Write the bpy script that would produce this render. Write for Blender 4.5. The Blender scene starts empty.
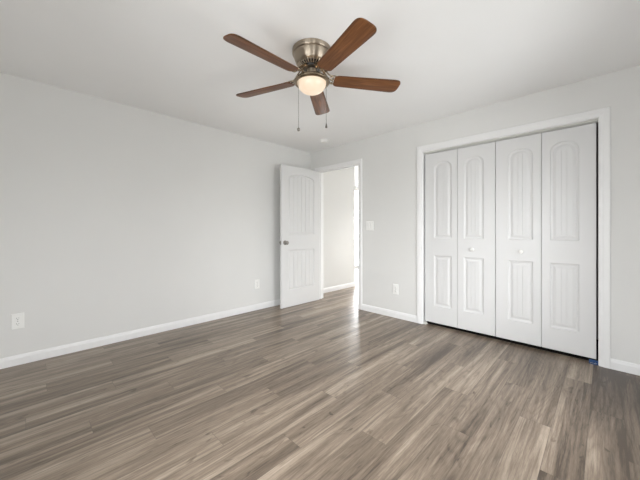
import bpy, bmesh, math, random
from mathutils import Vector, Matrix

S = bpy.context.scene
COL = S.collection
PI = math.pi
random.seed(7)

# ------------------------------------------------------------------ camera
YAW = 0.77586467
cam_d = bpy.data.cameras.new('camera')
cam_d.sensor_width = 36.0
cam_d.lens = 290.369 / 640.0 * 36.0
cam_d.shift_y = -10.27 / 640.0
cam_d.clip_start = 0.02
cam = bpy.data.objects.new('camera', cam_d)
cam.location = (3.54952, -3.38970, 1.14366)
cam.rotation_euler = (PI / 2, 0, YAW)
COL.objects.link(cam)
S.camera = cam

# ------------------------------------------------------------------ room sizes
H = 2.44                      # ceiling height
XR, YB = 4.15, -3.95          # window walls behind the camera
WT = 0.12                     # wall thickness
WIN_SIDE = (-2.00, -0.70, 0.35, 1.85)     # y0, y1, z0, z1 in the wall x = XR
WIN_SIDE_FILL = (-3.65, -3.00, 0.35, 1.85)  # added window out of view, lifts the light on the left wall
WIN_BACK = (1.95, 3.60, 0.35, 1.80)       # x0, x1, z0, z1 in the wall y = YB
HX0, HX1, HY1 = -3.4, 1.72, 3.60          # hall extents
WIN_HALL = (-2.90, 0.90, 0.03, 2.37)     # x0, x1, z0, z1 in the wall y = HY1

# ------------------------------------------------------------------ daylight
SKY = 9.0
world = bpy.data.worlds.new('overcast_sky')
S.world = world
world.use_nodes = True
wn = world.node_tree
wn.nodes.clear()
wo = wn.nodes.new('ShaderNodeOutputWorld')
wb = wn.nodes.new('ShaderNodeBackground')
wt = wn.nodes.new('ShaderNodeTexCoord')
wsx = wn.nodes.new('ShaderNodeSeparateXYZ')
wr = wn.nodes.new('ShaderNodeValToRGB')
wm = wn.nodes.new('ShaderNodeMapRange')
wm.inputs[1].default_value = -1.0
wm.inputs[2].default_value = 1.0
wr.color_ramp.elements[0].position = 0.46
wr.color_ramp.elements[0].color = (0.50, 0.51, 0.51, 1)
wr.color_ramp.elements[1].position = 0.54
wr.color_ramp.elements[1].color = (0.965, 0.985, 1.0, 1)
wn.links.new(wt.outputs['Generated'], wsx.inputs[0])
wn.links.new(wsx.outputs['Z'], wm.inputs[0])
wn.links.new(wm.outputs[0], wr.inputs[0])
wn.links.new(wr.outputs[0], wb.inputs['Color'])
wb.inputs['Strength'].default_value = SKY
wn.links.new(wb.outputs[0], wo.inputs[0])


def portal(name, loc, rot, sx, sy):
    l = bpy.data.lights.new(name, 'AREA')
    l.shape = 'RECTANGLE'
    l.size, l.size_y = sx, sy
    l.cycles.is_portal = True
    o = bpy.data.objects.new(name, l)
    o.location = loc
    o.rotation_euler = rot
    COL.objects.link(o)


for a in (WIN_SIDE, WIN_SIDE_FILL):
    portal('daylight_portal', (XR + WT, (a[0] + a[1]) / 2, (a[2] + a[3]) / 2), (0, PI / 2, 0), a[3] - a[2], a[1] - a[0])
a = WIN_BACK
portal('daylight_portal', ((a[0] + a[1]) / 2, YB - WT, (a[2] + a[3]) / 2), (PI / 2, 0, 0), a[1] - a[0], a[3] - a[2])
a = WIN_HALL
portal('daylight_portal', ((a[0] + a[1]) / 2, HY1 + WT, (a[2] + a[3]) / 2), (-PI / 2, 0, 0), a[1] - a[0], a[3] - a[2])

# added fill light under the hall ceiling, no known fixture, brightens the hall
hl = bpy.data.lights.new('hall_fill_light', 'AREA')
hl.shape = 'DISK'
hl.size = 0.35
hl.energy = 12.0
hl.spread = math.radians(110)
hl.color = (1.0, 0.98, 0.95)
ho = bpy.data.objects.new('hall_fill_light', hl)
ho.location = (1.20, 1.55, H - 0.02)
COL.objects.link(ho)

vs = S.view_settings
S.display_settings.display_device = 'sRGB'
vs.view_transform = 'Standard'
vs.look = 'None'
vs.gamma = 1.0
vs.use_curve_mapping = False
vs.exposure = 0.58
S.cycles.max_bounces = 16
S.cycles.diffuse_bounces = 10
S.cycles.sample_clamp_indirect = 12.0
S.cycles.use_denoising = True


# ------------------------------------------------------------------ materials
def new_mat(name):
    m = bpy.data.materials.new(name)
    m.use_nodes = True
    nt = m.node_tree
    return m, nt, nt.nodes['Principled BSDF']


def N(nt, typ, **kw):
    n = nt.nodes.new(typ)
    for k, v in kw.items():
        setattr(n, k, v)
    return n


def mth(nt, op, a, b=None, c=None):
    n = nt.nodes.new('ShaderNodeMath')
    n.operation = op
    for i, v in enumerate((a, b, c)):
        if v is None:
            continue
        if isinstance(v, (int, float)):
            n.inputs[i].default_value = v
        else:
            nt.links.new(v, n.inputs[i])
    return n.outputs[0]


def paint(name, col, rough=0.5, bump=0.0, scale=220.0, spec=0.4):
    m, nt, b = new_mat(name)
    b.inputs['Roughness'].default_value = rough
    b.inputs['Specular IOR Level'].default_value = spec
    tc = N(nt, 'ShaderNodeTexCoord')
    no = N(nt, 'ShaderNodeTexNoise')
    no.inputs['Scale'].default_value = 3.0
    nt.links.new(tc.outputs['Object'], no.inputs['Vector'])
    mx = N(nt, 'ShaderNodeMix', data_type='RGBA')
    mx.inputs[6].default_value = (*[c * 0.985 for c in col], 1)
    mx.inputs[7].default_value = (*[min(1, c * 1.015) for c in col], 1)
    nt.links.new(no.outputs['Fac'], mx.inputs[0])
    nt.links.new(mx.outputs[2], b.inputs['Base Color'])
    if bump:
        nb = N(nt, 'ShaderNodeTexNoise')
        nb.inputs['Scale'].default_value = scale
        nt.links.new(tc.outputs['Object'], nb.inputs['Vector'])
        bp = N(nt, 'ShaderNodeBump')
        bp.inputs['Strength'].default_value = bump
        bp.inputs['Distance'].default_value = 0.002
        nt.links.new(nb.outputs['Fac'], bp.inputs['Height'])
        nt.links.new(bp.outputs[0], b.inputs['Normal'])
    return m


M_WALL = paint('wall_paint', (0.705, 0.704, 0.69), 0.62, 0.05, spec=0.3)
M_CEIL = paint('ceiling_paint', (0.86, 0.862, 0.86), 0.85, 0.08, 140, spec=0.2)
M_TRIM = paint('trim_paint', (0.80, 0.80, 0.80), 0.38)
M_DOOR = paint('door_paint', (0.665, 0.665, 0.663), 0.42)
M_PLASTIC = paint('white_plastic', (0.84, 0.84, 0.82), 0.35)
M_DARKSLOT = paint('dark_slot', (0.03, 0.03, 0.03), 0.6)
M_CLOSET_SHADE = paint('closet_shade_paint', (0.20, 0.20, 0.19), 0.8)  # the closet's inner shade is put into this wall colour
M_BLUE = paint('blue_film', (0.030, 0.075, 0.20), 0.5)
M_GAP_SHADE = paint('gap_shade', (0.022, 0.020, 0.018), 0.95, 0.4, 400, spec=0.05)  # near-black colour standing in for shade under the closet doors
M_PALE = paint('pale_metal', (0.62, 0.62, 0.58), 0.4)


def metal(name, col, rough, brushed=False):
    m, nt, b = new_mat(name)
    b.inputs['Base Color'].default_value = (*col, 1)
    b.inputs['Metallic'].default_value = 1.0
    b.inputs['Roughness'].default_value = rough
    if brushed:
        b.inputs['Anisotropic'].default_value = 0.85
        b.inputs['Anisotropic Rotation'].default_value = 0.25
        tg = N(nt, 'ShaderNodeTangent', direction_type='RADIAL', axis='Z')
        nt.links.new(tg.outputs[0], b.inputs['Tangent'])
        tc = N(nt, 'ShaderNodeTexCoord')
        mp = N(nt, 'ShaderNodeMapping')
        mp.inputs['Scale'].default_value = (4, 4, 260)
        no = N(nt, 'ShaderNodeTexNoise')
        no.inputs['Scale'].default_value = 3.0
        nt.links.new(tc.outputs['Object'], mp.inputs[0])
        nt.links.new(mp.outputs[0], no.inputs['Vector'])
        mr = N(nt, 'ShaderNodeMapRange')
        mr.inputs[3].default_value = rough * 0.8
        mr.inputs[4].default_value = rough * 1.3
        nt.links.new(no.outputs['Fac'], mr.inputs[0])
        nt.links.new(mr.outputs[0], b.inputs['Roughness'])
    return m


M_NICKEL = metal('brushed_nickel', (0.40, 0.34, 0.27), 0.36, True)
M_NICKEL2 = metal('antique_nickel', (0.26, 0.205, 0.145), 0.26)
M_STEEL = metal('satin_steel', (0.27, 0.255, 0.235), 0.28)
M_BLACK = paint('black_rotor', (0.012, 0.011, 0.01), 0.4)


def wood_blade():
    m, nt, b = new_mat('walnut_blade')
    tc = N(nt, 'ShaderNodeTexCoord')
    mp = N(nt, 'ShaderNodeMapping')
    mp.inputs['Scale'].default_value = (2.2, 34.0, 10.0)
    nt.links.new(tc.outputs['Object'], mp.inputs[0])
    no = N(nt, 'ShaderNodeTexNoise')
    no.inputs['Scale'].default_value = 1.6
    no.inputs['Detail'].default_value = 6.0
    no.inputs['Roughness'].default_value = 0.6
    no.inputs['Distortion'].default_value = 0.6
    nt.links.new(mp.outputs[0], no.inputs['Vector'])
    cr = N(nt, 'ShaderNodeValToRGB')
    e = cr.color_ramp.elements
    e[0].position, e[0].color = 0.28, (0.062, 0.024, 0.009, 1)
    e[1].position, e[1].color = 0.75, (0.265, 0.112, 0.040, 1)
    k = e.new(0.52)
    k.color = (0.160, 0.062, 0.022, 1)
    nt.links.new(no.outputs['Fac'], cr.inputs[0])
    # burnished dark edges of the blade
    sx = N(nt, 'ShaderNodeSeparateXYZ')
    nt.links.new(tc.outputs['Object'], sx.inputs[0])
    ed = N(nt, 'ShaderNodeMapRange')
    ed.inputs[1].default_value = 0.044
    ed.inputs[2].default_value = 0.068
    nt.links.new(mth(nt, 'ABSOLUTE', sx.outputs['Y']), ed.inputs[0])
    mx = N(nt, 'ShaderNodeMix', data_type='RGBA')
    nt.links.new(mth(nt, 'MULTIPLY', ed.outputs[0], 0.6), mx.inputs[0])
    nt.links.new(cr.outputs[0], mx.inputs[6])
    mx.inputs[7].default_value = (0.050, 0.020, 0.008, 1)
    nt.links.new(mx.outputs[2], b.inputs['Base Color'])
    b.inputs['Roughness'].default_value = 0.42
    b.inputs['Specular IOR Level'].default_value = 0.3
    return m


M_BLADE = wood_blade()


def glowing_glass():
    m, nt, b = new_mat('lit_frosted_glass')
    b.inputs['Base Color'].default_value = (0.30, 0.27, 0.23, 1)
    b.inputs['Roughness'].default_value = 0.3
    tc = N(nt, 'ShaderNodeTexCoord')
    no = N(nt, 'ShaderNodeTexNoise')
    no.inputs['Scale'].default_value = 9.0
    no.inputs['Detail'].default_value = 3.0
    no.inputs['Distortion'].default_value = 2.0
    nt.links.new(tc.outputs['Object'], no.inputs['Vector'])
    cr = N(nt, 'ShaderNodeValToRGB')
    e = cr.color_ramp.elements
    e[0].position, e[0].color = 0.35, (1.0, 0.73, 0.50, 1)
    e[1].position, e[1].color = 0.65, (1.0, 0.80, 0.60, 1)
    nt.links.new(no.outputs['Fac'], cr.inputs[0])
    nt.links.new(cr.outputs[0], b.inputs['Emission Color'])
    b.inputs['Emission Strength'].default_value = 0.48
    return m


M_BOWL = glowing_glass()
M_BULB, _nt, _b = new_mat('warm_bulb')
_b.inputs['Base Color'].default_value = (0.8, 0.7, 0.55, 1)
_b.inputs['Emission Color'].default_value = (1.0, 0.66, 0.34, 1)
_b.inputs['Emission Strength'].default_value = 5.0


def pane_glass():
    m = bpy.data.materials.new('window_glass')
    m.use_nodes = True
    nt = m.node_tree
    nt.nodes.clear()
    o = N(nt, 'ShaderNodeOutputMaterial')
    t = N(nt, 'ShaderNodeBsdfTransparent')
    g = N(nt, 'ShaderNodeBsdfGlossy')
    g.inputs['Roughness'].default_value = 0.02
    f = N(nt, 'ShaderNodeFresnel')
    f.inputs[0].default_value = 1.3
    mx = N(nt, 'ShaderNodeMixShader')
    nt.links.new(f.outputs[0], mx.inputs[0])
    nt.links.new(t.outputs[0], mx.inputs[1])
    nt.links.new(g.outputs[0], mx.inputs[2])
    nt.links.new(mx.outputs[0], o.inputs[0])
    return m


M_GLASS = pane_glass()


def plank_floor():
    m, nt, b = new_mat('grey_oak_planks')
    PW, PL = 0.1525, 1.22
    # a joint falls where the dark plank by the closet begins
    STAG0 = 20.0 - ((-0.448 / PL + 30 * 0.37 + 0.11 * math.sin(30 * 12.9)) % 1.0)
    DARK_SEG = round(-0.448 / PL + 30 * 0.37 + 0.11 * math.sin(30 * 12.9) + STAG0) - 1
    tc = N(nt, 'ShaderNodeTexCoord')
    sx = N(nt, 'ShaderNodeSeparateXYZ')
    nt.links.new(tc.outputs['Object'], sx.inputs[0])
    X, Y = sx.outputs['X'], sx.outputs['Y']
    u = mth(nt, 'DIVIDE', mth(nt, 'SUBTRACT', X, 3.328 - 30 * PW), PW)
    row = mth(nt, 'FLOOR', u)
    fu = mth(nt, 'SUBTRACT', u, row)
    # stagger: a fixed fraction of the length, row by row, with a little scatter
    stag = mth(nt, 'ADD', mth(nt, 'MULTIPLY', row, 0.37), mth(nt, 'MULTIPLY', mth(nt, 'SINE', mth(nt, 'MULTIPLY', row, 12.9)), 0.11))
    v = mth(nt, 'ADD', mth(nt, 'DIVIDE', Y, PL), mth(nt, 'ADD', stag, STAG0))
    seg = mth(nt, 'FLOOR', v)
    fv = mth(nt, 'SUBTRACT', v, seg)
    cmb = N(nt, 'ShaderNodeCombineXYZ')
    nt.links.new(row, cmb.inputs[0])
    nt.links.new(seg, cmb.inputs[1])
    wn3 = N(nt, 'ShaderNodeTexWhiteNoise', noise_dimensions='3D')
    nt.links.new(cmb.outputs[0], wn3.inputs['Vector'])
    rnd = wn3.outputs['Value']
    rc = N(nt, 'ShaderNodeSeparateColor')
    nt.links.new(wn3.outputs['Color'], rc.inputs[0])
    # per plank shifted coordinates for the figure
    pv = N(nt, 'ShaderNodeCombineXYZ')
    nt.links.new(X, pv.inputs[0])
    nt.links.new(mth(nt, 'ADD', Y, mth(nt, 'MULTIPLY', rc.outputs[0], 17.0)), pv.inputs[1])
    nt.links.new(mth(nt, 'MULTIPLY', rc.outputs[1], 31.0), pv.inputs[2])

    def noise(scale, sc, detail, rough, dist=0.0):
        mp = N(nt, 'ShaderNodeMapping')
        mp.inputs['Scale'].default_value = sc
        nt.links.new(pv.outputs[0], mp.inputs[0])
        n = N(nt, 'ShaderNodeTexNoise')
        n.inputs['Scale'].default_value = scale
        n.inputs['Detail'].default_value = detail
        n.inputs['Roughness'].default_value = rough
        n.inputs['Distortion'].default_value = dist
        nt.links.new(mp.outputs[0], n.inputs['Vector'])
        return n.outputs['Fac']

    streak = noise(1.0, (11.5, 0.62, 1), 4, 0.55, 0.5)     # broad smoky streaks along the plank
    grain = noise(1.0, (85.0, 2.2, 1), 5, 0.68, 0.35)      # fine grain
    pores = noise(1.0, (300.0, 22.0, 1), 3, 0.6)
    level = noise(1.0, (8.5, 0.85, 1), 1.5, 0.45, 0.35)    # contour lines of this make the cathedral figure
    ring = mth(nt, 'SINE', mth(nt, 'ADD', mth(nt, 'MULTIPLY', level, 95.0), mth(nt, 'MULTIPLY', grain, 3.0)))
    ring = mth(nt, 'POWER', mth(nt, 'MULTIPLY', mth(nt, 'ADD', ring, 1.0), 0.5), 3.0)
    knots = noise(1.0, (16.0, 5.5, 1), 2, 0.5, 1.5)
    knot = N(nt, 'ShaderNodeMapRange')
    knot.inputs[1].default_value = 0.66
    knot.inputs[2].default_value = 0.78
    nt.links.new(knots, knot.inputs[0])

    def term(v, mid, amp):
        return mth(nt, 'MULTIPLY', mth(nt, 'SUBTRACT', v, mid), amp)
    dark = mth(nt, 'MULTIPLY', mth(nt, 'GREATER_THAN', row, 29.5), mth(nt, 'LESS_THAN', row, 33.5))
    dark = mth(nt, 'MULTIPLY', dark, mth(nt, 'MAXIMUM', mth(nt, 'LESS_THAN', seg, DARK_SEG + 0.5), mth(nt, 'GREATER_THAN', row, 30.5)))
    tone = 0.465
    for v_, mid, amp in ((rnd, 0.60, 0.22), (dark, 0.0, -0.20), (streak, 0.5, 1.75), (grain, 0.5, 1.0), (pores, 0.5, 0.40), (ring, 0.35, -0.11), (knot.outputs[0], 0.0, -0.35)):
        tone = mth(nt, 'ADD', tone, term(v_, mid, amp)) if not isinstance(tone, float) else mth(nt, 'ADD', term(v_, mid, amp), tone)
    cr = N(nt, 'ShaderNodeValToRGB')
    e = cr.color_ramp.elements
    e[0].position, e[0].color = 0.05, (0.075, 0.055, 0.040, 1)
    e[1].position, e[1].color = 0.95, (0.43, 0.355, 0.28, 1)
    k = e.new(0.5)
    k.color = (0.222, 0.173, 0.130, 1)
    nt.links.new(tone, cr.inputs[0])
    # seams
    eu = mth(nt, 'MULTIPLY', mth(nt, 'MINIMUM', fu, mth(nt, 'SUBTRACT', 1.0, fu)), PW)
    ev = mth(nt, 'MULTIPLY', mth(nt, 'MINIMUM', fv, mth(nt, 'SUBTRACT', 1.0, fv)), PL)
    seam = mth(nt, 'LESS_THAN', mth(nt, 'MINIMUM', eu, ev), 0.0011)
    mx = N(nt, 'ShaderNodeMix', data_type='RGBA')
    nt.links.new(mth(nt, 'MULTIPLY', seam, 0.55), mx.inputs[0])
    nt.links.new(cr.outputs[0], mx.inputs[6])
    mx.inputs[7].default_value = (0.06, 0.048, 0.038, 1)
    nt.links.new(mx.outputs[2], b.inputs['Base Color'])
    mr = N(nt, 'ShaderNodeMapRange')
    mr.inputs[3].default_value = 0.24
    mr.inputs[4].default_value = 0.42
    nt.links.new(grain, mr.inputs[0])
    nt.links.new(mr.outputs[0], b.inputs['Roughness'])
    b.inputs['Specular IOR Level'].default_value = 0.45
    bp = N(nt, 'ShaderNodeBump')
    bp.inputs['Strength'].default_value = 0.10
    bp.inputs['Distance'].default_value = 0.001
    nt.links.new(mth(nt, 'SUBTRACT', mth(nt, 'ADD', grain, pores), mth(nt, 'MULTIPLY', seam, 2.0)), bp.inputs['Height'])
    nt.links.new(bp.outputs[0], b.inputs['Normal'])
    return m


M_FLOOR = plank_floor()


# ------------------------------------------------------------------ helpers
def obj(name, bm, m, parent=None, loc=(0, 0, 0), rot=(0, 0, 0), smooth=False, bevel=0.0, normals=True):
    me = bpy.data.meshes.new(name)
    if normals:
        bmesh.ops.recalc_face_normals(bm, faces=bm.faces[:])
    bm.to_mesh(me)
    bm.free()
    me.materials.append(m)
    o = bpy.data.objects.new(name, me)
    o.location = loc
    o.rotation_euler = rot
    COL.objects.link(o)
    if parent:
        o.parent = parent
    if smooth:
        for p in me.polygons:
            p.use_smooth = True
        try:
            me.set_sharp_from_angle(angle=math.radians(40))
        except Exception:
            pass
    if bevel:
        md = o.modifiers.new('soft_edges', 'BEVEL')
        md.width = bevel
        md.segments = 2
        md.limit_method = 'ANGLE'
    return o


def tag(o, label=None, cat=None, group=None, kind=None):
    if label:
        o['label'] = label
    if cat:
        o['category'] = cat
    if group:
        o['group'] = group
    if kind:
        o['kind'] = kind
    return o


def empty(name, loc, rotz=0.0):
    o = bpy.data.objects.new(name, None)
    o.empty_display_size = 0.1
    o.location = loc
    o.rotation_euler = (0, 0, rotz)
    COL.objects.link(o)
    return o


def box(bm, x0, x1, y0, y1, z0, z1):
    v = [bm.verts.new(p) for p in ((x0, y0, z0), (x1, y0, z0), (x1, y1, z0), (x0, y1, z0),
                                   (x0, y0, z1), (x1, y0, z1), (x1, y1, z1), (x0, y1, z1))]
    for f in ((0, 3, 2, 1), (4, 5, 6, 7), (0, 1, 5, 4), (1, 2, 6, 5), (2, 3, 7, 6), (3, 0, 4, 7)):
        bm.faces.new([v[i] for i in f])


def bxo(*a):
    bm = bmesh.new()
    box(bm, *a)
    return bm


def lathe(bm, prof, seg=48, mat=None, caps=True):
    """prof: list of (r, z) turned about local z; mat maps the result."""
    rings = []
    for r, z in prof:
        if r < 1e-6:
            p = Vector((0, 0, z))
            rings.append([bm.verts.new(mat @ p if mat else p)])
        else:
            ring = []
            for i in range(seg):
                a = 2 * PI * i / seg
                p = Vector((r * math.cos(a), r * math.sin(a), z))
                ring.append(bm.verts.new(mat @ p if mat else p))
            rings.append(ring)
    for A, B in zip(rings, rings[1:]):
        for i in range(seg):
            j = (i + 1) % seg
            if len(A) == 1 and len(B) == 1:
                continue
            if len(A) == 1:
                bm.faces.new((A[0], B[i], B[j]))
            elif len(B) == 1:
                bm.faces.new((A[i], A[j], B[0]))
            else:
                bm.faces.new((A[i], A[j], B[j], B[i]))
    if caps:
        for R in (rings[0], rings[-1]):
            if len(R) > 1:
                bm.faces.new(R)


def tube(bm, pts, rad, seg=8):
    pts = [Vector(p) for p in pts]
    n = len(pts)
    rads = rad if isinstance(rad, (list, tuple)) else [rad] * n
    rings = []
    up = Vector((0, 0, 1))
    for i, p in enumerate(pts):
        t = (pts[min(i + 1, n - 1)] - pts[max(i - 1, 0)]).normalized()
        ref = up if abs(t.dot(up)) < 0.95 else Vector((1, 0, 0))
        s = t.cross(ref).normalized()
        w = s.cross(t)
        rings.append([bm.verts.new(p + (s * math.cos(2 * PI * k / seg) + w * math.sin(2 * PI * k / seg)) * rads[i])
                      for k in range(seg)])
    for A, B in zip(rings, rings[1:]):
        for k in range(seg):
            j = (k + 1) % seg
            bm.faces.new((A[k], A[j], B[j], B[k]))
    bm.faces.new(rings[0][::-1])
    bm.faces.new(rings[-1])


def extrude_profile(bm, prof, p0, p1, out):
    """prof: (offset from wall, height) loop; swept from p0 to p1 (floor points on the wall)."""
    A = [bm.verts.new((p0[0] + out[0] * o, p0[1] + out[1] * o, h)) for o, h in prof]
    B = [bm.verts.new((p1[0] + out[0] * o, p1[1] + out[1] * o, h)) for o, h in prof]
    n = len(prof)
    for i in range(n):
        j = (i + 1) % n
        bm.faces.new((A[i], A[j], B[j], B[i]))
    bm.faces.new(A[::-1])
    bm.faces.new(B)


BASE = [(0, 0), (0.0135, 0), (0.0135, 0.058), (0.0115, 0.064), (0.0095, 0.073), (0.006, 0.082), (0, 0.084)]


def baseboard(name, label, runs):
    bm = bmesh.new()
    for p0, p1, out in runs:
        extrude_profile(bm, BASE, p0, p1, out)
    return tag(obj(name, bm, M_TRIM), label, 'baseboard', kind='structure')


def casing(bm, x0, x1, z1, y, sign, w=0.075):
    """U shaped moulding round an opening x0..x1 up to z1, on the wall plane y, facing sign."""
    prof = [(0, 0), (0, 0.008), (0.004, 0.011), (0.022, 0.0125), (0.030, 0.0155), (w - 0.006, 0.0165), (w, 0.013), (w, 0)]
    path = [((x0, 0), (-1, 0)), ((x0, z1), (-1, 1)), ((x1, z1), (1, 1)), ((x1, 0), (1, 0))]
    rows = []
    for (px, pz), (dx, dz) in path:
        rows.append([bm.verts.new((px + dx * o, y + sign * h, pz + dz * o)) for o, h in prof])
    n = len(prof)
    for A, B in zip(rows, rows[1:]):
        for i in range(n):
            j = (i + 1) % n
            bm.faces.new((A[i], A[j], B[j], B[i]))
    bm.faces.new(rows[0][::-1])
    bm.faces.new(rows[-1])


def wall_x(bm, x0, x1, y0, y1, openings, z1=H):
    """wall running along x, thickness y0..y1; openings (a, b, za, zb)."""
    cur = x0
    for a, b, za, zb in sorted(openings):
        if a > cur:
            box(bm, cur, a, y0, y1, 0, z1)
        if za > 0:
            box(bm, a, b, y0, y1, 0, za)
        if zb < z1:
            box(bm, a, b, y0, y1, zb, z1)
        cur = b
    if x1 > cur:
        box(bm, cur, x1, y0, y1, 0, z1)


def wall_y(bm, y0, y1, x0, x1, openings, z1=H):
    cur = y0
    for a, b, za, zb in sorted(openings):
        if a > cur:
            box(bm, x0, x1, cur, a, 0, z1)
        if za > 0:
            box(bm, x0, x1, a, b, 0, za)
        if zb < z1:
            box(bm, x0, x1, a, b, zb, z1)
        cur = b
    if y1 > cur:
        box(bm, x0, x1, cur, y1, 0, z1)


# ------------------------------------------------------------------ room shell
DX0, DX1, DZ = 0.185, 1.004, 2.095           # passage doorway (inside the jambs)
KX0, KX1, KZ = 1.973, 3.510, 2.085           # closet opening (inside the jambs)
JT = 0.018                                   # jamb thickness
HALLX = -0.075                               # plane of the hall's left wall

bm = bmesh.new()
box(bm, HX0 - WT, XR + WT, YB - WT, HY1 + WT, -0.08, 0.0)
tag(obj('floor', bm, M_FLOOR), 'grey-brown wood plank floor running on through the doorway', 'floor', kind='structure')

bm = bmesh.new()
box(bm, HX0 - WT, XR + WT, YB - WT, HY1 + WT, H, H + 0.08)
tag(obj('ceiling', bm, M_CEIL), 'plain white ceiling carrying the fan', 'ceiling', kind='structure')

bm = bmesh.new()
box(bm, -WT, 0, YB - WT, 0.0, 0, H)
tag(obj('wall_left', bm, M_WALL), 'long blank pale grey wall on the left', 'wall', kind='structure')

bm = bmesh.new()
wall_x(bm, -WT, XR + WT, 0.0, WT, [(DX0 - JT, DX1 + JT, 0, DZ + JT), (KX0 - JT, KX1 + JT, 0, KZ + JT)])
tag(obj('wall_right', bm, M_WALL), 'pale grey wall holding the doorway and the closet', 'wall', kind='structure')

bm = bmesh.new()
wall_x(bm, -WT, XR + WT, YB - WT, YB, [WIN_BACK])
tag(obj('wall_back', bm, M_WALL), 'pale grey wall opposite the closet, with a wide window', 'wall', kind='structure')

bm = bmesh.new()
wall_y(bm, YB, 0.0, XR, XR + WT, [WIN_SIDE, WIN_SIDE_FILL])
tag(obj('wall_side', bm, M_WALL), 'pale grey wall facing the long blank wall, with a window', 'wall', kind='structure')

# closet interior
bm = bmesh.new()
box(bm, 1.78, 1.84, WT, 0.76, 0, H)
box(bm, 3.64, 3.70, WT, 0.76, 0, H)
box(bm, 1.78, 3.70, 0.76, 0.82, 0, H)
tag(obj('wall_closet', bm, M_CLOSET_SHADE), 'closet walls behind the folding doors, coloured dark as shade', 'wall', kind='structure')

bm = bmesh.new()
box(bm, 1.84, 3.64, 0.064, 0.76, 0.0, 0.008)  # sheet put in so the gap under the doors turns black like shade
tag(obj('floor_closet_shade', bm, M_GAP_SHADE), 'near-black sheet added as the shade in the gap under the closet doors', 'painted shade', kind='structure')

# hall beyond the doorway
bm = bmesh.new()
box(bm, HX0, HALLX, WT, 1.31, 0, H)
tag(obj('wall_hall', bm, M_WALL), 'bright white hall wall seen through the doorway', 'wall', kind='structure')
bm = bmesh.new()
wall_x(bm, HX0 - WT, HX1 + WT, HY1, HY1 + WT, [WIN_HALL])
box(bm, HX0 - WT, HX0, 1.31, HY1, 0, H)
wall_y(bm, WT, HY1, HX1, HX1 + 0.06, [])
tag(obj('wall_far', bm, M_WALL), 'far wall of the bright room beyond the hall', 'wall', kind='structure')

# baseboards
cw = 0.005 + 0.063
baseboard('baseboard_left', 'white baseboard along the long left wall', [((0, YB), (0, 0), (1, 0))])
baseboard('baseboard_right', 'white baseboards beside the doorway and the closet on the right wall',
          [((0.0135, 0), (DX0 - cw, 0), (0, -1)), ((DX1 + cw, 0), (KX0 - 0.073, 0), (0, -1)), ((KX1 + 0.073, 0), (XR, 0), (0, -1))])
baseboard('baseboard_back', 'white baseboard under the wide back window', [((0.0135, YB), (XR, YB), (0, 1))])
baseboard('baseboard_side', 'white baseboard under the side window', [((XR, YB + 0.0135), (XR, -0.0135), (-1, 0))])
baseboard('baseboard_hall', 'white baseboard along the hall wall beyond the doorway', [((HALLX, WT), (HALLX, 1.31), (1, 0))])


# casings, jambs
def jamb(bm, x0, x1, z1, y0, y1):
    box(bm, x0 - JT, x0, y0, y1, 0, z1 + JT)
    box(bm, x1, x1 + JT, y0, y1, 0, z1 + JT)
    box(bm, x0, x1, y0, y1, z1, z1 + JT)


bm = bmesh.new()
casing(bm, DX0 - 0.006, DX1 + 0.004, DZ + 0.003, 0.0, -1, 0.063)
casing(bm, DX0 - 0.006, DX1 + 0.006, DZ + 0.006, WT, 1)
jamb(bm, DX0, DX1, DZ, 0.0, WT)
box(bm, DX0, DX0 + 0.011, 0.04, 0.075, 0, DZ)             # door stops
box(bm, DX1 - 0.011, DX1, 0.04, 0.075, 0, DZ)
box(bm, DX0 + 0.011, DX1 - 0.011, 0.04, 0.075, DZ - 0.011, DZ)
t1 = tag(obj('trim_1', bm, M_TRIM), 'white casing and jamb round the open doorway', 'door casing', kind='structure')
bm = bmesh.new()
box(bm, DX1 - 0.0018, DX1 + 0.0002, 0.004, 0.034, 0.925, 0.985)
box(bm, DX1 - 0.0025, DX1 + 0.004, -0.0015, 0.004, 0.935, 0.975)
tag(obj('strike_plate', bm, M_STEEL, t1), 'small steel strike plate')

bm = bmesh.new()
casing(bm, KX0 - 0.003, KX1 + 0.003, KZ + 0.004, 0.0, -1, 0.070)
jamb(bm, KX0, KX1, KZ, 0.0, WT)
tag(obj('trim_2', bm, M_TRIM), 'white casing and jamb round the wide closet opening', 'closet casing', kind='structure')


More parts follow.
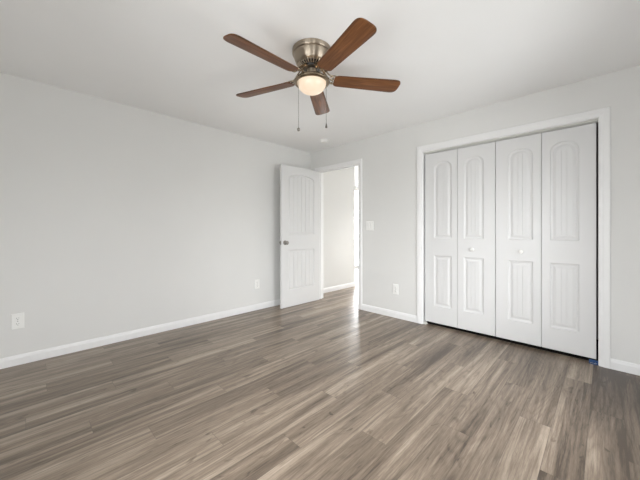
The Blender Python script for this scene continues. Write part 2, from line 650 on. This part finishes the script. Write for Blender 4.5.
# ------------------------------------------------------------------ windows
def window(name, label, axis, plane, a0, a1, z0, z1, into, cols=1, rows=2):
    """window set in a wall opening; axis 'x' or 'y' is the one the opening runs along; into = sign towards the room."""
    w = empty(name, (0, 0, 0))
    tag(w, label, 'window', kind='structure')

    def put(bm, u0, u1, d0, d1, q0, q1):
        d0, d1 = sorted((plane - into * d0, plane - into * d1))
        if axis == 'x':
            box(bm, u0, u1, d0, d1, q0, q1)
        else:
            box(bm, d0, d1, u0, u1, q0, q1)
    f = bmesh.new()
    fw = 0.045
    put(f, a0, a0 + fw, 0.03, 0.10, z0, z1)
    put(f, a1 - fw, a1, 0.03, 0.10, z0, z1)
    put(f, a0 + fw, a1 - fw, 0.03, 0.10, z0, z0 + fw)
    put(f, a0 + fw, a1 - fw, 0.03, 0.10, z1 - fw, z1)
    obj('window_frame', f, M_TRIM, w)
    g = bmesh.new()
    zm = (z0 + z1) / 2
    for i in range(1, cols):
        u = a0 + (a1 - a0) * i / cols
        put(g, u - 0.022, u + 0.022, 0.04, 0.08, z0 + fw, z1 - fw)
    for i in range(1, rows):
        q = z0 + (z1 - z0) * i / rows
        put(g, a0 + fw, a1 - fw, 0.042, 0.078, q - 0.018, q + 0.018)
    obj('muntin', g, M_TRIM, w)
    p = bmesh.new()
    put(p, a0 + fw, a1 - fw, 0.058, 0.060, z0 + fw, z1 - fw)
    obj('pane', p, M_GLASS, w)
    c = bmesh.new()
    cwid = 0.07
    put(c, a0 - cwid, a0, -0.016, 0, z0, z1)
    put(c, a1, a1 + cwid, -0.016, 0, z0, z1)
    put(c, a0 - cwid, a1 + cwid, -0.016, 0, z1, z1 + cwid)
    put(c, a0 - cwid, a1 + cwid, -0.035, 0, z0 - 0.03, z0)
    obj('window_casing', c, M_TRIM, w)
    return w


window('window_1', 'side window that faces the long blank wall, nearer the closet', 'y', XR, *WIN_SIDE, into=-1)
window('window_fill', 'added side window, out of view near the back corner, lighting the long blank wall', 'y', XR, *WIN_SIDE_FILL, into=-1)
window('window_2', 'wide back window that faces the closet', 'x', YB, *WIN_BACK, into=1, cols=2)
window('window_3', 'tall bright window glimpsed past the end of the hall wall', 'x', HY1, *WIN_HALL, into=-1, cols=4, rows=3)


# ------------------------------------------------------------------ moulded doors
def panel_top(x, cx, hw, zs, rise, power):
    t = min(1.0, abs(x - cx) / hw)
    return zs + rise * (max(0.0, 1 - t ** power)) ** (1.0 / power)


def door_face(bm, x0, x1, z0, z1, y, sgn, panels, bevels, groove=(0.008, 0.006)):
    """front of a moulded door on plane y looking towards sgn*y; panels = (xa, xb, za, zs, rise, power, grooves)."""
    NS = 64

    def P(x, z, d):
        return bm.verts.new((x, y - sgn * d, z))
    xa, xb = panels[0][0], panels[0][1]

    def quad(xl, xr, zb, zt):
        bm.faces.new((P(xl, zb, 0), P(xr, zb, 0), P(xr, zt, 0), P(xl, zt, 0)))
    quad(x0, xa, z0, z1)
    quad(xb, x1, z0, z1)
    cx, hw = (xa + xb) / 2, (xb - xa) / 2
    # horizontal rails
    prev_top = None
    for pn in panels:
        _, _, za, zs, rise, power, gr = pn
        if prev_top is None:
            quad(xa, xb, z0, za)
        else:
            lo = prev_top
            for i in range(NS):
                xl, xr = xa + (xb - xa) * i / NS, xa + (xb - xa) * (i + 1) / NS
                bm.faces.new((P(xl, lo(xl), 0), P(xr, lo(xr), 0), P(xr, za, 0), P(xl, za, 0)))
        prev_top = (lambda zs, rise, power: (lambda x: panel_top(x, cx, hw, zs, rise, power)))(zs, rise, power)
    lo = prev_top
    for i in range(NS):
        xl, xr = xa + (xb - xa) * i / NS, xa + (xb - xa) * (i + 1) / NS
        bm.faces.new((P(xl, lo(xl), 0), P(xr, lo(xr), 0), P(xr, z1, 0), P(xl, z1, 0)))
    # moulded panels
    for pn in panels:
        _, _, za, zs, rise, power, gr = pn
        loops = []
        last = bevels[-1][0]
        ihw = hw - last
        # sample positions include the grooves
        gw = groove[0] / ihw
        ts = sorted(set([-1 + 2 * i / NS for i in range(NS + 1)] +
                        [g + s * gw for g in gr for s in (-1, 0, 1)]))
        clean = [ts[0]]
        for t in ts[1:]:
            if t - clean[-1] > 1e-4:
                clean.append(t)
        ts = clean
        for off, dep in bevels:
            h = hw - off
            sc = h / hw
            bot, top = [], []
            for t in ts:
                x = cx + t * h
                rr = rise * (1 - off / max(rise, 1e-6) * 0.0) if rise else 0
                zt = zs + (rr * (max(0.0, 1 - abs(t) ** power)) ** (1.0 / power) if rise else 0) - off
                d = dep
                if off == last:
                    for g in gr:
                        if abs(t - g) < 1e-6:
                            d = dep + groove[1]
                bot.append(P(x, za + off, d))
                top.append(P(x, zt, d))
            loops.append((bot, top))
        for (b0, t0), (b1, t1_) in zip(loops, loops[1:]):
            for i in range(len(ts) - 1):
                bm.faces.new((b0[i], b0[i + 1], b1[i + 1], b1[i]))
                bm.faces.new((t0[i], t0[i + 1], t1_[i + 1], t1_[i]))
            bm.faces.new((b0[0], b1[0], t1_[0], t0[0]))
            bm.faces.new((b0[-1], b1[-1], t1_[-1], t0[-1]))
        b, t = loops[-1]
        for i in range(len(ts) - 1):
            bm.faces.new((b[i], b[i + 1], t[i + 1], t[i]))


def door_slab(x0, x1, z0, z1, yf, yb, panels, bevels, both=False, groove=(0.008, 0.005)):
    bm = bmesh.new()
    door_face(bm, x0, x1, z0, z1, yf, -1, panels, bevels, groove)
    if both:
        door_face(bm, x0, x1, z0, z1, yb, 1, panels, bevels, groove)
    else:
        bm.faces.new([bm.verts.new(p) for p in ((x0, yb, z0), (x1, yb, z0), (x1, yb, z1), (x0, yb, z1))])
    for q in (((x0, yf, z0), (x0, yb, z0), (x0, yb, z1), (x0, yf, z1)),
              ((x1, yf, z0), (x1, yb, z0), (x1, yb, z1), (x1, yf, z1)),
              ((x0, yf, z0), (x1, yf, z0), (x1, yb, z0), (x0, yb, z0)),
              ((x0, yf, z1), (x1, yf, z1), (x1, yb, z1), (x0, yb, z1))):
        bm.faces.new([bm.verts.new(p) for p in q])
    bmesh.ops.remove_doubles(bm, verts=bm.verts[:], dist=1e-5)
    return bm


# -- passage door: built along local +x from the hinge, room face at local -y; open by 90 degrees
DW, DT = 0.800, 0.035
door = empty('door_1', (0.224 - DT, -0.012, 0.0))
tag(door, 'white two-panel door standing open against the left wall', 'door', kind='structure')
BEV_D = [(0, 0), (0.005, 0.0115), (0.015, 0.0140), (0.028, 0.0050), (0.032, 0.0045)]
gr5 = [-0.667, -0.333, 0.0, 0.333, 0.667]
pan_d = [(0.118, 0.652, 0.250, 0.842, 0.0, 2.0, gr5), (0.118, 0.652, 1.070, 1.905, 0.075, 2.2, gr5)]
# local x runs from hinge to free edge = world -y; local -y = world +x... rotate by -90 degrees
slab = obj('door_slab', door_slab(0.0, DW - 0.02, 0.005, 2.091, -DT, 0.0, pan_d, BEV_D, both=True, groove=(0.010, 0.009)), M_DOOR, door)
slab.rotation_euler = (0, 0, -PI / 2)
# after the turn: local (x, y) -> world (y, -x): face y=-DT lies at world x = -DT (away); shift so the faces straddle the slab
slab.location = (DT, 0, 0)


def knob_bm(sign):
    bm = bmesh.new()
    m = Matrix.Rotation(PI / 2 * sign, 4, 'Y')
    lathe(bm, [(0, 0), (0.032, 0), (0.033, 0.004), (0.028, 0.009), (0.013, 0.011), (0.011, 0.030), (0.018, 0.036),
               (0.026, 0.044), (0.0285, 0.053), (0.026, 0.062), (0.017, 0.068), (0, 0.070)], 28, m)
    return bm


ky = -(DW - 0.02 - 0.062)
obj('door_knob', knob_bm(1), M_STEEL, door, (DT, ky, 0.955), smooth=True)
obj('door_knob', knob_bm(-1), M_STEEL, door, (0, ky, 0.955), smooth=True)
lb = bmesh.new()
box(lb, DT / 2 - 0.0125, DT / 2 + 0.0125, -(DW - 0.02) - 0.0012, -(DW - 0.02) + 0.001, 0.926, 0.984)
box(lb, DT / 2 - 0.007, DT / 2 + 0.007, -(DW - 0.02) - 0.010, -(DW - 0.02) - 0.001, 0.946, 0.964)
tag(obj('latch_plate', lb, M_STEEL, door), 'steel latch in the door edge')
for hz in (0.25, 1.04, 1.83):
    hb = bmesh.new()
    lathe(hb, [(0.006, -0.045), (0.006, 0.045)], 12, Matrix.Translation((-0.004, -0.003, hz)))
    box(hb, 0.0, 0.030, -0.001, 0.002, hz - 0.044, hz + 0.044)
    obj('hinge', hb, M_STEEL, door)

# -- closet bifold doors: two pairs of leaves
LZ0, LZ1, LYF, LYB = 0.038, 2.057, 0.030, 0.062
BEV_C = [(0, 0), (0.006, 0.0070), (0.022, 0.0105), (0.042, 0.0035), (0.046, 0.0030)]
edges = [1.9855, 2.3640, 2.7415, 3.1215, 3.4985]
gap = 0.0020
pair_label = ['left pair of white folding closet doors, nearer the open doorway',
              'right pair of white folding closet doors, away from the open doorway']
WIDE, NARROW = 0.108, 0.063
for pi in range(2):
    c = (edges[2 * pi] + edges[2 * pi + 2]) / 2
    root = empty('door_%d' % (pi + 2), (c, LYF, LZ0))
    tag(root, pair_label[pi], 'closet door', group='folding closet doors', kind='structure')
    for li in range(2):
        e0, e1 = edges[2 * pi + li] + gap, edges[2 * pi + li + 1] - gap
        if pi == 0 and li == 1:
            e1 -= 0.0015
        ml, mr = (WIDE, NARROW) if li == 0 else (NARROW, WIDE)
        g3 = [-0.33, 0.33]
        pans = [(e0 + ml - c, e1 - mr - c, 0.240 - LZ0, 0.838 - LZ0, 0.0, 2.0, g3),
                (e0 + ml - c, e1 - mr - c, 1.045 - LZ0, 1.853 - LZ0, 0.090, 2.3, g3)]
        leaf = obj('door_leaf', door_slab(e0 - c, e1 - c, 0, LZ1 - LZ0, 0, LYB - LYF, pans, BEV_C, groove=(0.007, 0.0048)), M_DOOR, root)
        if (pi, li) in ((0, 1), (1, 0)):
            kx = 2.526 if pi == 0 else 2.965
            kb = bmesh.new()
            lathe(kb, [(0, 0), (0.013, 0), (0.012, 0.006), (0.009, 0.012), (0.015, 0.019), (0.0195, 0.026), (0.018, 0.033), (0.010, 0.038), (0, 0.039)],
                  24, Matrix.Rotation(PI / 2, 4, 'X'))
            kn = obj('door_knob', kb, M_PLASTIC, leaf, (kx - c, 0, 0.930 - LZ0), smooth=True)
            kn['label'] = 'small round white knob'

# track under the closet head, floor brackets
bm = bmesh.new()
box(bm, KX0, KX1, 0.026, 0.029, KZ - 0.017, KZ)
box(bm, KX0, KX1, 0.063, 0.066, KZ - 0.017, KZ)
box(bm, KX0, KX1, 0.029, 0.063, KZ - 0.003, KZ)
tag(obj('door_track', bm, M_PALE), 'thin white metal track along the top of the closet opening', 'door track')


def bracket(name, x0, x1, m, label):
    b = bmesh.new()
    box(b, x0, x1, -0.002, 0.062, 0.0, 0.004)
    box(b, x0, x1, 0.030, 0.034, 0.004, 0.026)
    return tag(obj(name, b, m, bevel=0.0008), label, 'bracket')


bracket('floor_bracket', 1.976, 2.012, M_PALE, 'pale metal bracket on the floor at the closet corner nearer the doorway')
br = bracket('floor_bracket', 3.452, 3.511, M_BLUE, 'blue bracket on the floor under the rightmost closet door corner')
b = bmesh.new()
for k, (x, y) in enumerate(((3.458, 0.004), (3.470, 0.012), (3.482, 0.003), (3.494, 0.013), (3.463, 0.020), (3.488, 0.021))):
    box(b, x, x + 0.0065, y, y + 0.006, 0.004, 0.0048)
tag(obj('white_fleck', b, M_PLASTIC, br), 'white flecks on the blue bracket')


# ------------------------------------------------------------------ wall plates
def plate_bm(w, h, d=0.006):
    """plate facing local -y, centred on the origin."""
    bm = bmesh.new()
    n = [(w / 2, h / 2, 0), (w / 2, h / 2, d * 0.45), (w / 2 - 0.0035, h / 2 - 0.0035, d)]
    rows = []
    for a, b_, t in n:
        rows.append([bm.verts.new((sx * a, -t, sz * b_)) for sx, sz in ((-1, -1), (1, -1), (1, 1), (-1, 1))])
    for A, B in zip(rows, rows[1:]):
        for i in range(4):
            j = (i + 1) % 4
            bm.faces.new((A[i], A[j], B[j], B[i]))
    bm.faces.new(rows[-1])
    bm.faces.new(rows[0][::-1])
    return bm


def outlet(loc, rotz, label):
    r = empty('electrical_outlet', loc, rotz)
    tag(r, label, 'outlet', group='outlets low on the walls')
    obj('cover_plate', plate_bm(0.078, 0.130), M_PLASTIC, r)
    for s in (1, -1):
        rb = bmesh.new()
        z = s * 0.024
        pts = []
        for i in range(32):
            t = 2 * PI * i / 32
            pts.append((0.0175 * math.cos(t), max(-0.0145, min(0.0145, 0.0175 * math.sin(t)))))
        A = [rb.verts.new((x, -0.0055, z + q)) for x, q in pts]
        B = [rb.verts.new((x, -0.0080, z + q)) for x, q in pts]
        for i in range(32):
            j = (i + 1) % 32
            rb.faces.new((A[i], A[j], B[j], B[i]))
        rb.faces.new(B)
        rc = obj('receptacle', rb, M_PLASTIC, r)
        sb = bmesh.new()
        box(sb, -0.0075, -0.0055, -0.0084, -0.0078, z - 0.002, z + 0.008)
        box(sb, 0.0055, 0.0075, -0.0084, -0.0078, z - 0.001, z + 0.007)
        lathe(sb, [(0.0026, -0.0003), (0.0026, 0.0003)], 12, Matrix.Translation((0, -0.0081, z - 0.008)) @ Matrix.Rotation(PI / 2, 4, 'X'))
        obj('slot', sb, M_DARKSLOT, rc)
    cb = bmesh.new()
    lathe(cb, [(0.0035, 0), (0.003, 0.0012), (0, 0.0015)], 14, Matrix.Translation((0, -0.006, 0)) @ Matrix.Rotation(PI / 2, 4, 'X'))
    obj('screw', cb, M_STEEL, r)
    return r


outlet((0, -3.427, 0.370), PI / 2, 'white wall outlet at the far left, on the long blank wall nearest the camera')
outlet((0, -1.056, 0.367), PI / 2, 'white wall outlet on the long blank wall beside the open door')
outlet((1.606, 0, 0.369), 0, 'white wall outlet low between the doorway and the closet')

sw = empty('light_switch', (1.203, 0, 1.197))
tag(sw, 'white double light switch on the wall right of the doorway', 'light switch')
obj('cover_plate', plate_bm(0.122, 0.126), M_PLASTIC, sw)
for s in (-1, 1):
    rb = bmesh.new()
    x = s * 0.023
    box(rb, x - 0.0165, x + 0.0165, -0.0068, -0.0055, -0.0335, 0.0335)
    rp = [(-0.0325, -0.0068), (-0.0325, -0.0080), (0, -0.0090), (0.0325, -0.0115), (0.0325, -0.0068)]
    A = [rb.verts.new((x - 0.0150, d, z)) for z, d in rp]
    B = [rb.verts.new((x + 0.0150, d, z)) for z, d in rp]
    for i in range(5):
        j = (i + 1) % 5
        rb.faces.new((A[i], A[j], B[j], B[i]))
    rb.faces.new(A[::-1])
    rb.faces.new(B)
    obj('rocker', rb, M_PLASTIC, sw)
    for q in (-1, 1):
        cb = bmesh.new()
        lathe(cb, [(0.003, 0), (0.0026, 0.0012), (0, 0.0015)], 12, Matrix.Translation((x, -0.006, q * 0.048)) @ Matrix.Rotation(PI / 2, 4, 'X'))
        obj('screw', cb, M_PLASTIC, sw)

# ------------------------------------------------------------------ smoke detector
sd = empty('smoke_detector', (0.645, -0.350, H))
tag(sd, 'small round white smoke detector on the ceiling near the corner', 'smoke detector')
bm = bmesh.new()
lathe(bm, [(0, 0), (0.064, 0), (0.064, -0.010), (0.060, -0.012), (0, -0.012)], 40)
obj('mounting_base', bm, M_PLASTIC, sd, smooth=True)
bm = bmesh.new()
lathe(bm, [(0, -0.012), (0.058, -0.012), (0.057, -0.026), (0.050, -0.034), (0.030, -0.038), (0, -0.039)], 40)
obj('cover', bm, M_PLASTIC, sd, smooth=True)
bm = bmesh.new()
lathe(bm, [(0, -0.0385), (0.010, -0.0385), (0.009, -0.0408), (0, -0.041)], 20, Matrix.Translation((0.018, 0.01, 0)))
obj('test_button', bm, M_PLASTIC, sd, smooth=True)

# ------------------------------------------------------------------ ceiling fan
FAN = (2.0380, -1.9333)
fan = empty('ceiling_fan', (FAN[0], FAN[1], H))
tag(fan, 'ceiling fan with five brown wooden blades and a lit glass bowl', 'ceiling fan')


def fan_part(name, prof, m, seg=64, parent=fan, smooth=True, caps=True):
    b_ = bmesh.new()
    lathe(b_, prof, seg, caps=caps)
    return obj(name, b_, m, parent, smooth=smooth)


fan_part('ceiling_canopy', [(0, 0), (0.138, 0), (0.141, -0.003), (0.141, -0.030), (0.138, -0.034), (0.130, -0.036), (0, -0.036)], M_NICKEL)
hs = fan_part('motor_housing', [(0, -0.036), (0.131, -0.036), (0.132, -0.039), (0.1305, -0.052), (0.123, -0.074), (0.1145, -0.096), (0.109, -0.103),
                                (0.100, -0.106), (0, -0.107)], M_NICKEL)
# ribbed vent skirt under the housing
bm = bmesh.new()
for i in range(30):
    t = 2 * PI * i / 30
    ct, st = math.cos(t), math.sin(t)
    tube(bm, [(r * ct, r * st, z) for r, z in ((0.099, -0.1055), (0.096, -0.114), (0.086, -0.121), (0.072, -0.124))], 0.0040, 6)
obj('vent_rib', bm, M_NICKEL, hs, smooth=True)
rot = fan_part('rotor', [(0, -0.106), (0.082, -0.106), (0.080, -0.116), (0.068, -0.123), (0.062, -0.136), (0.050, -0.140), (0, -0.140)], M_BLACK)
fan_part('switch_housing', [(0, -0.139), (0.030, -0.139), (0.034, -0.143), (0.034, -0.172), (0.042, -0.180), (0.046, -0.186), (0, -0.186)], M_NICKEL)
fan_part('light_fitter', [(0.103, -0.214), (0.112, -0.214), (0.122, -0.217), (0.128, -0.224), (0.129, -0.233),
                          (0.124, -0.240), (0.114, -0.243), (0.107, -0.241), (0.103, -0.234), (0.103, -0.214)], M_NICKEL2, caps=False)
fb = bmesh.new()
lathe(fb, [(0, -0.186), (0.044, -0.186), (0.046, -0.190), (0.040, -0.196), (0, -0.196)], 32)
for i in range(3):
    t = 2 * PI * i / 3 + 0.4
    tube(fb, [(rr_ * math.cos(t), rr_ * math.sin(t), zz_) for rr_, zz_ in ((0.038, -0.191), (0.075, -0.196), (0.106, -0.216))], 0.006, 8)
obj('fitter_arm', fb, M_NICKEL2, fan, smooth=True)
for sx_ in (-1, 1):
    ub = bmesh.new()
    lathe(ub, [(0, -0.196), (0.010, -0.196), (0.011, -0.203), (0.017, -0.210), (0.0195, -0.219), (0.016, -0.228), (0, -0.233)], 24,
          Matrix.Translation((0.058 * sx_, 0.02 * sx_, 0)))
    obj('bulb', ub, M_BULB, fan, smooth=True)
prof = [(0.1025, -0.226)]
for i in range(1, 17):
    t = PI / 2 * i / 16
    prof.append((0.1025 * math.cos(t) ** 0.9 if i < 16 else 0.0, -0.238 - 0.074 * math.sin(t)))
prof += [(0.0, -0.309)] + [(0.0985 * math.cos(PI / 2 * i / 12), -0.238 - 0.071 * math.sin(PI / 2 * i / 12)) for i in range(11, -1, -1)] + [(0.0985, -0.226), (0.1025, -0.226)]
bw = fan_part('light_bowl', prof, M_BOWL, caps=False)
bw['label'] = 'frosted glass bowl glowing warm'


def blade_bm():
    """blade along local +x, x = distance from the fan's axis, flat in local xy."""
    bm_ = bmesh.new()
    r0, r1 = 0.163, 0.670
    up = []
    n = 14
    c0, c1 = 0.030, 0.042
    w0, w1 = 0.056, 0.069
    # half outline, root to tip
    for i in range(n + 1):
        t = PI / 2 * i / n
        up.append((r0 + c0 * (1 - math.cos(t)), w0 - c0 * (1 - math.sin(t))))
    pts = list(up)
    for i in range(25):
        q = 1 - i / 24.0
        y = w1 * math.sin(PI / 2 * q)
        pts.append((r1 - 0.062 + 0.062 * max(0.0, 1 - (y / w1) ** 3.2) ** (1 / 3.2), y))
    half = pts
    full = half + [(x, -y) for x, y in reversed(half[:-1])]
    th = 0.0032
    rows = []
    for dz, ins in ((-th, 0.0012), (-th * 0.6, 0), (th * 0.6, 0), (th, 0.0012)):
        row = []
        for x, y in full:
            s = 1 - ins / 0.06
            row.append(bm_.verts.new((0.43 + (x - 0.43) * (1 - ins / 0.23), y * s, dz)))
        rows.append(row)
    k = len(full)
    for A, B in zip(rows, rows[1:]):
        for i in range(k):
            j = (i + 1) % k
            bm_.faces.new((A[i], A[j], B[j], B[i]))
    bm_.faces.new(rows[0][::-1])
    bm_.faces.new(rows[-1])
    return bm_


ZB = -0.207            # blade plane below the ceiling
PITCH = math.radians(-12)


def arc(cx, cy, r, a0, a1, z0, z1, n=14):
    return [(cx + r * math.cos(a0 + (a1 - a0) * i / n), cy + r * math.sin(a0 + (a1 - a0) * i / n), z0 + (z1 - z0) * i / n) for i in range(n + 1)]


def iron_bm():
    """cast blade arm: drops from the rotor, opens into a scrolled loop and grips the blade from above."""
    bm_ = bmesh.new()
    zr = -0.132
    zb = ZB + 0.0065
    tp = math.tan(PITCH)
    box(bm_, 0.045, 0.080, -0.015, 0.015, zr - 0.004, zr + 0.003)
    for s in (1, -1):
        P = []
        for i in range(21):
            t = i / 20
            x = 0.074 + 0.140 * t
            y = s * (0.010 + 0.030 * math.sin(PI * min(1, t * 0.9)) ** 1.1)
            u = min(1.0, t / 0.45)
            e = u * u * (3 - 2 * u)
            P.append((x, y, zr + (zb - zr) * e + y * tp * e))
        tube(bm_, P, 0.0048, 8)
        tube(bm_, [(x, y, z + y * tp) for x, y, z in arc(0.146, s * 0.017, 0.0125, s * PI, -s * PI * 0.7, zb, zb)], 0.0034, 6)
        tube(bm_, [(x, y, z + y * tp) for x, y, z in arc(0.196, s * 0.024, 0.015, s * PI * 0.9, -s * PI * 0.6, zb, zb)], 0.0034, 6)
    tube(bm_, [(0.074, 0, zr), (0.094, 0, zr - 0.022), (0.112, 0, zb + 0.020), (0.132, 0, zb + 0.002), (0.215, 0, zb)], [0.006, 0.005, 0.0045, 0.0045, 0.003], 8)
    tube(bm_, [(0.206, -0.036, zb - 0.036 * tp), (0.216, 0, zb), (0.206, 0.036, zb + 0.036 * tp)], 0.0048, 8)
    return bm_


A0 = 2.8419053 + PI
fd = Vector((-math.sin(YAW), math.cos(YAW), 0))
fr = Vector((math.cos(YAW), math.sin(YAW), 0))
LEAN = math.radians(1.1)
blade_me = iron_me = None
for k in range(5):
    ang = A0 + k * 2 * PI / 5
    if k == 0:
        bl = obj('blade', blade_bm(), M_BLADE, fan, smooth=True)
        ir = obj('blade_arm', iron_bm(), M_NICKEL2, fan, smooth=True)
        b0, i0 = bl, ir
    else:
        bl, ir = b0.copy(), i0.copy()
        COL.objects.link(bl)
        COL.objects.link(ir)
        bl.parent = fan
        ir.parent = fan
    # the whole rotor hangs a degree out of level, as in the photograph
    lean = Matrix.Translation((0, 0, ZB)) @ Matrix.Rotation(LEAN, 4, fr) @ Matrix.Translation((0, 0, -ZB)) @ Matrix.Rotation(ang, 4, 'Z')
    bl.matrix_local = lean @ Matrix.Translation((0, 0, ZB)) @ Matrix.Rotation(PITCH, 4, 'X')
    ir.matrix_local = lean

# pull chains hang from the rim of the light fitter
fd = Vector((-math.sin(YAW), math.cos(YAW), 0))
fr = Vector((math.cos(YAW), math.sin(YAW), 0))


def chain(lat, dep, zend, ball):
    p = fr * lat + fd * dep
    bm_ = bmesh.new()
    n = 60
    z0 = -0.238
    pts, rr = [], []
    L = (z0 - zend)
    for i in range(n * 2 + 1):
        pts.append((p.x, p.y, z0 - L * i / (2 * n)))
        rr.append(0.0019 if i % 2 else 0.0009)
    tube(bm_, pts, rr, 6)
    ch = obj('pull_chain', bm_, M_STEEL, fan, smooth=True)
    pb = bmesh.new()
    mt = Matrix.Translation((p.x, p.y, zend))
    if ball:
        lathe(pb, [(0, 0.012), (0.005, 0.011), (0.010, 0.005), (0.0115, -0.002), (0.009, -0.009), (0.004, -0.013), (0, -0.0135)], 18, mt)
    else:
        lathe(pb, [(0, 0.014), (0.003, 0.013), (0.0045, 0.004), (0.0075, -0.010), (0.008, -0.016), (0.005, -0.019), (0, -0.0195)], 18, mt)
    obj('chain_pull', pb, M_STEEL, ch, smooth=True)


chain(-0.090, -0.075, -0.597, True)
chain(0.103, -0.056, -0.562, False)
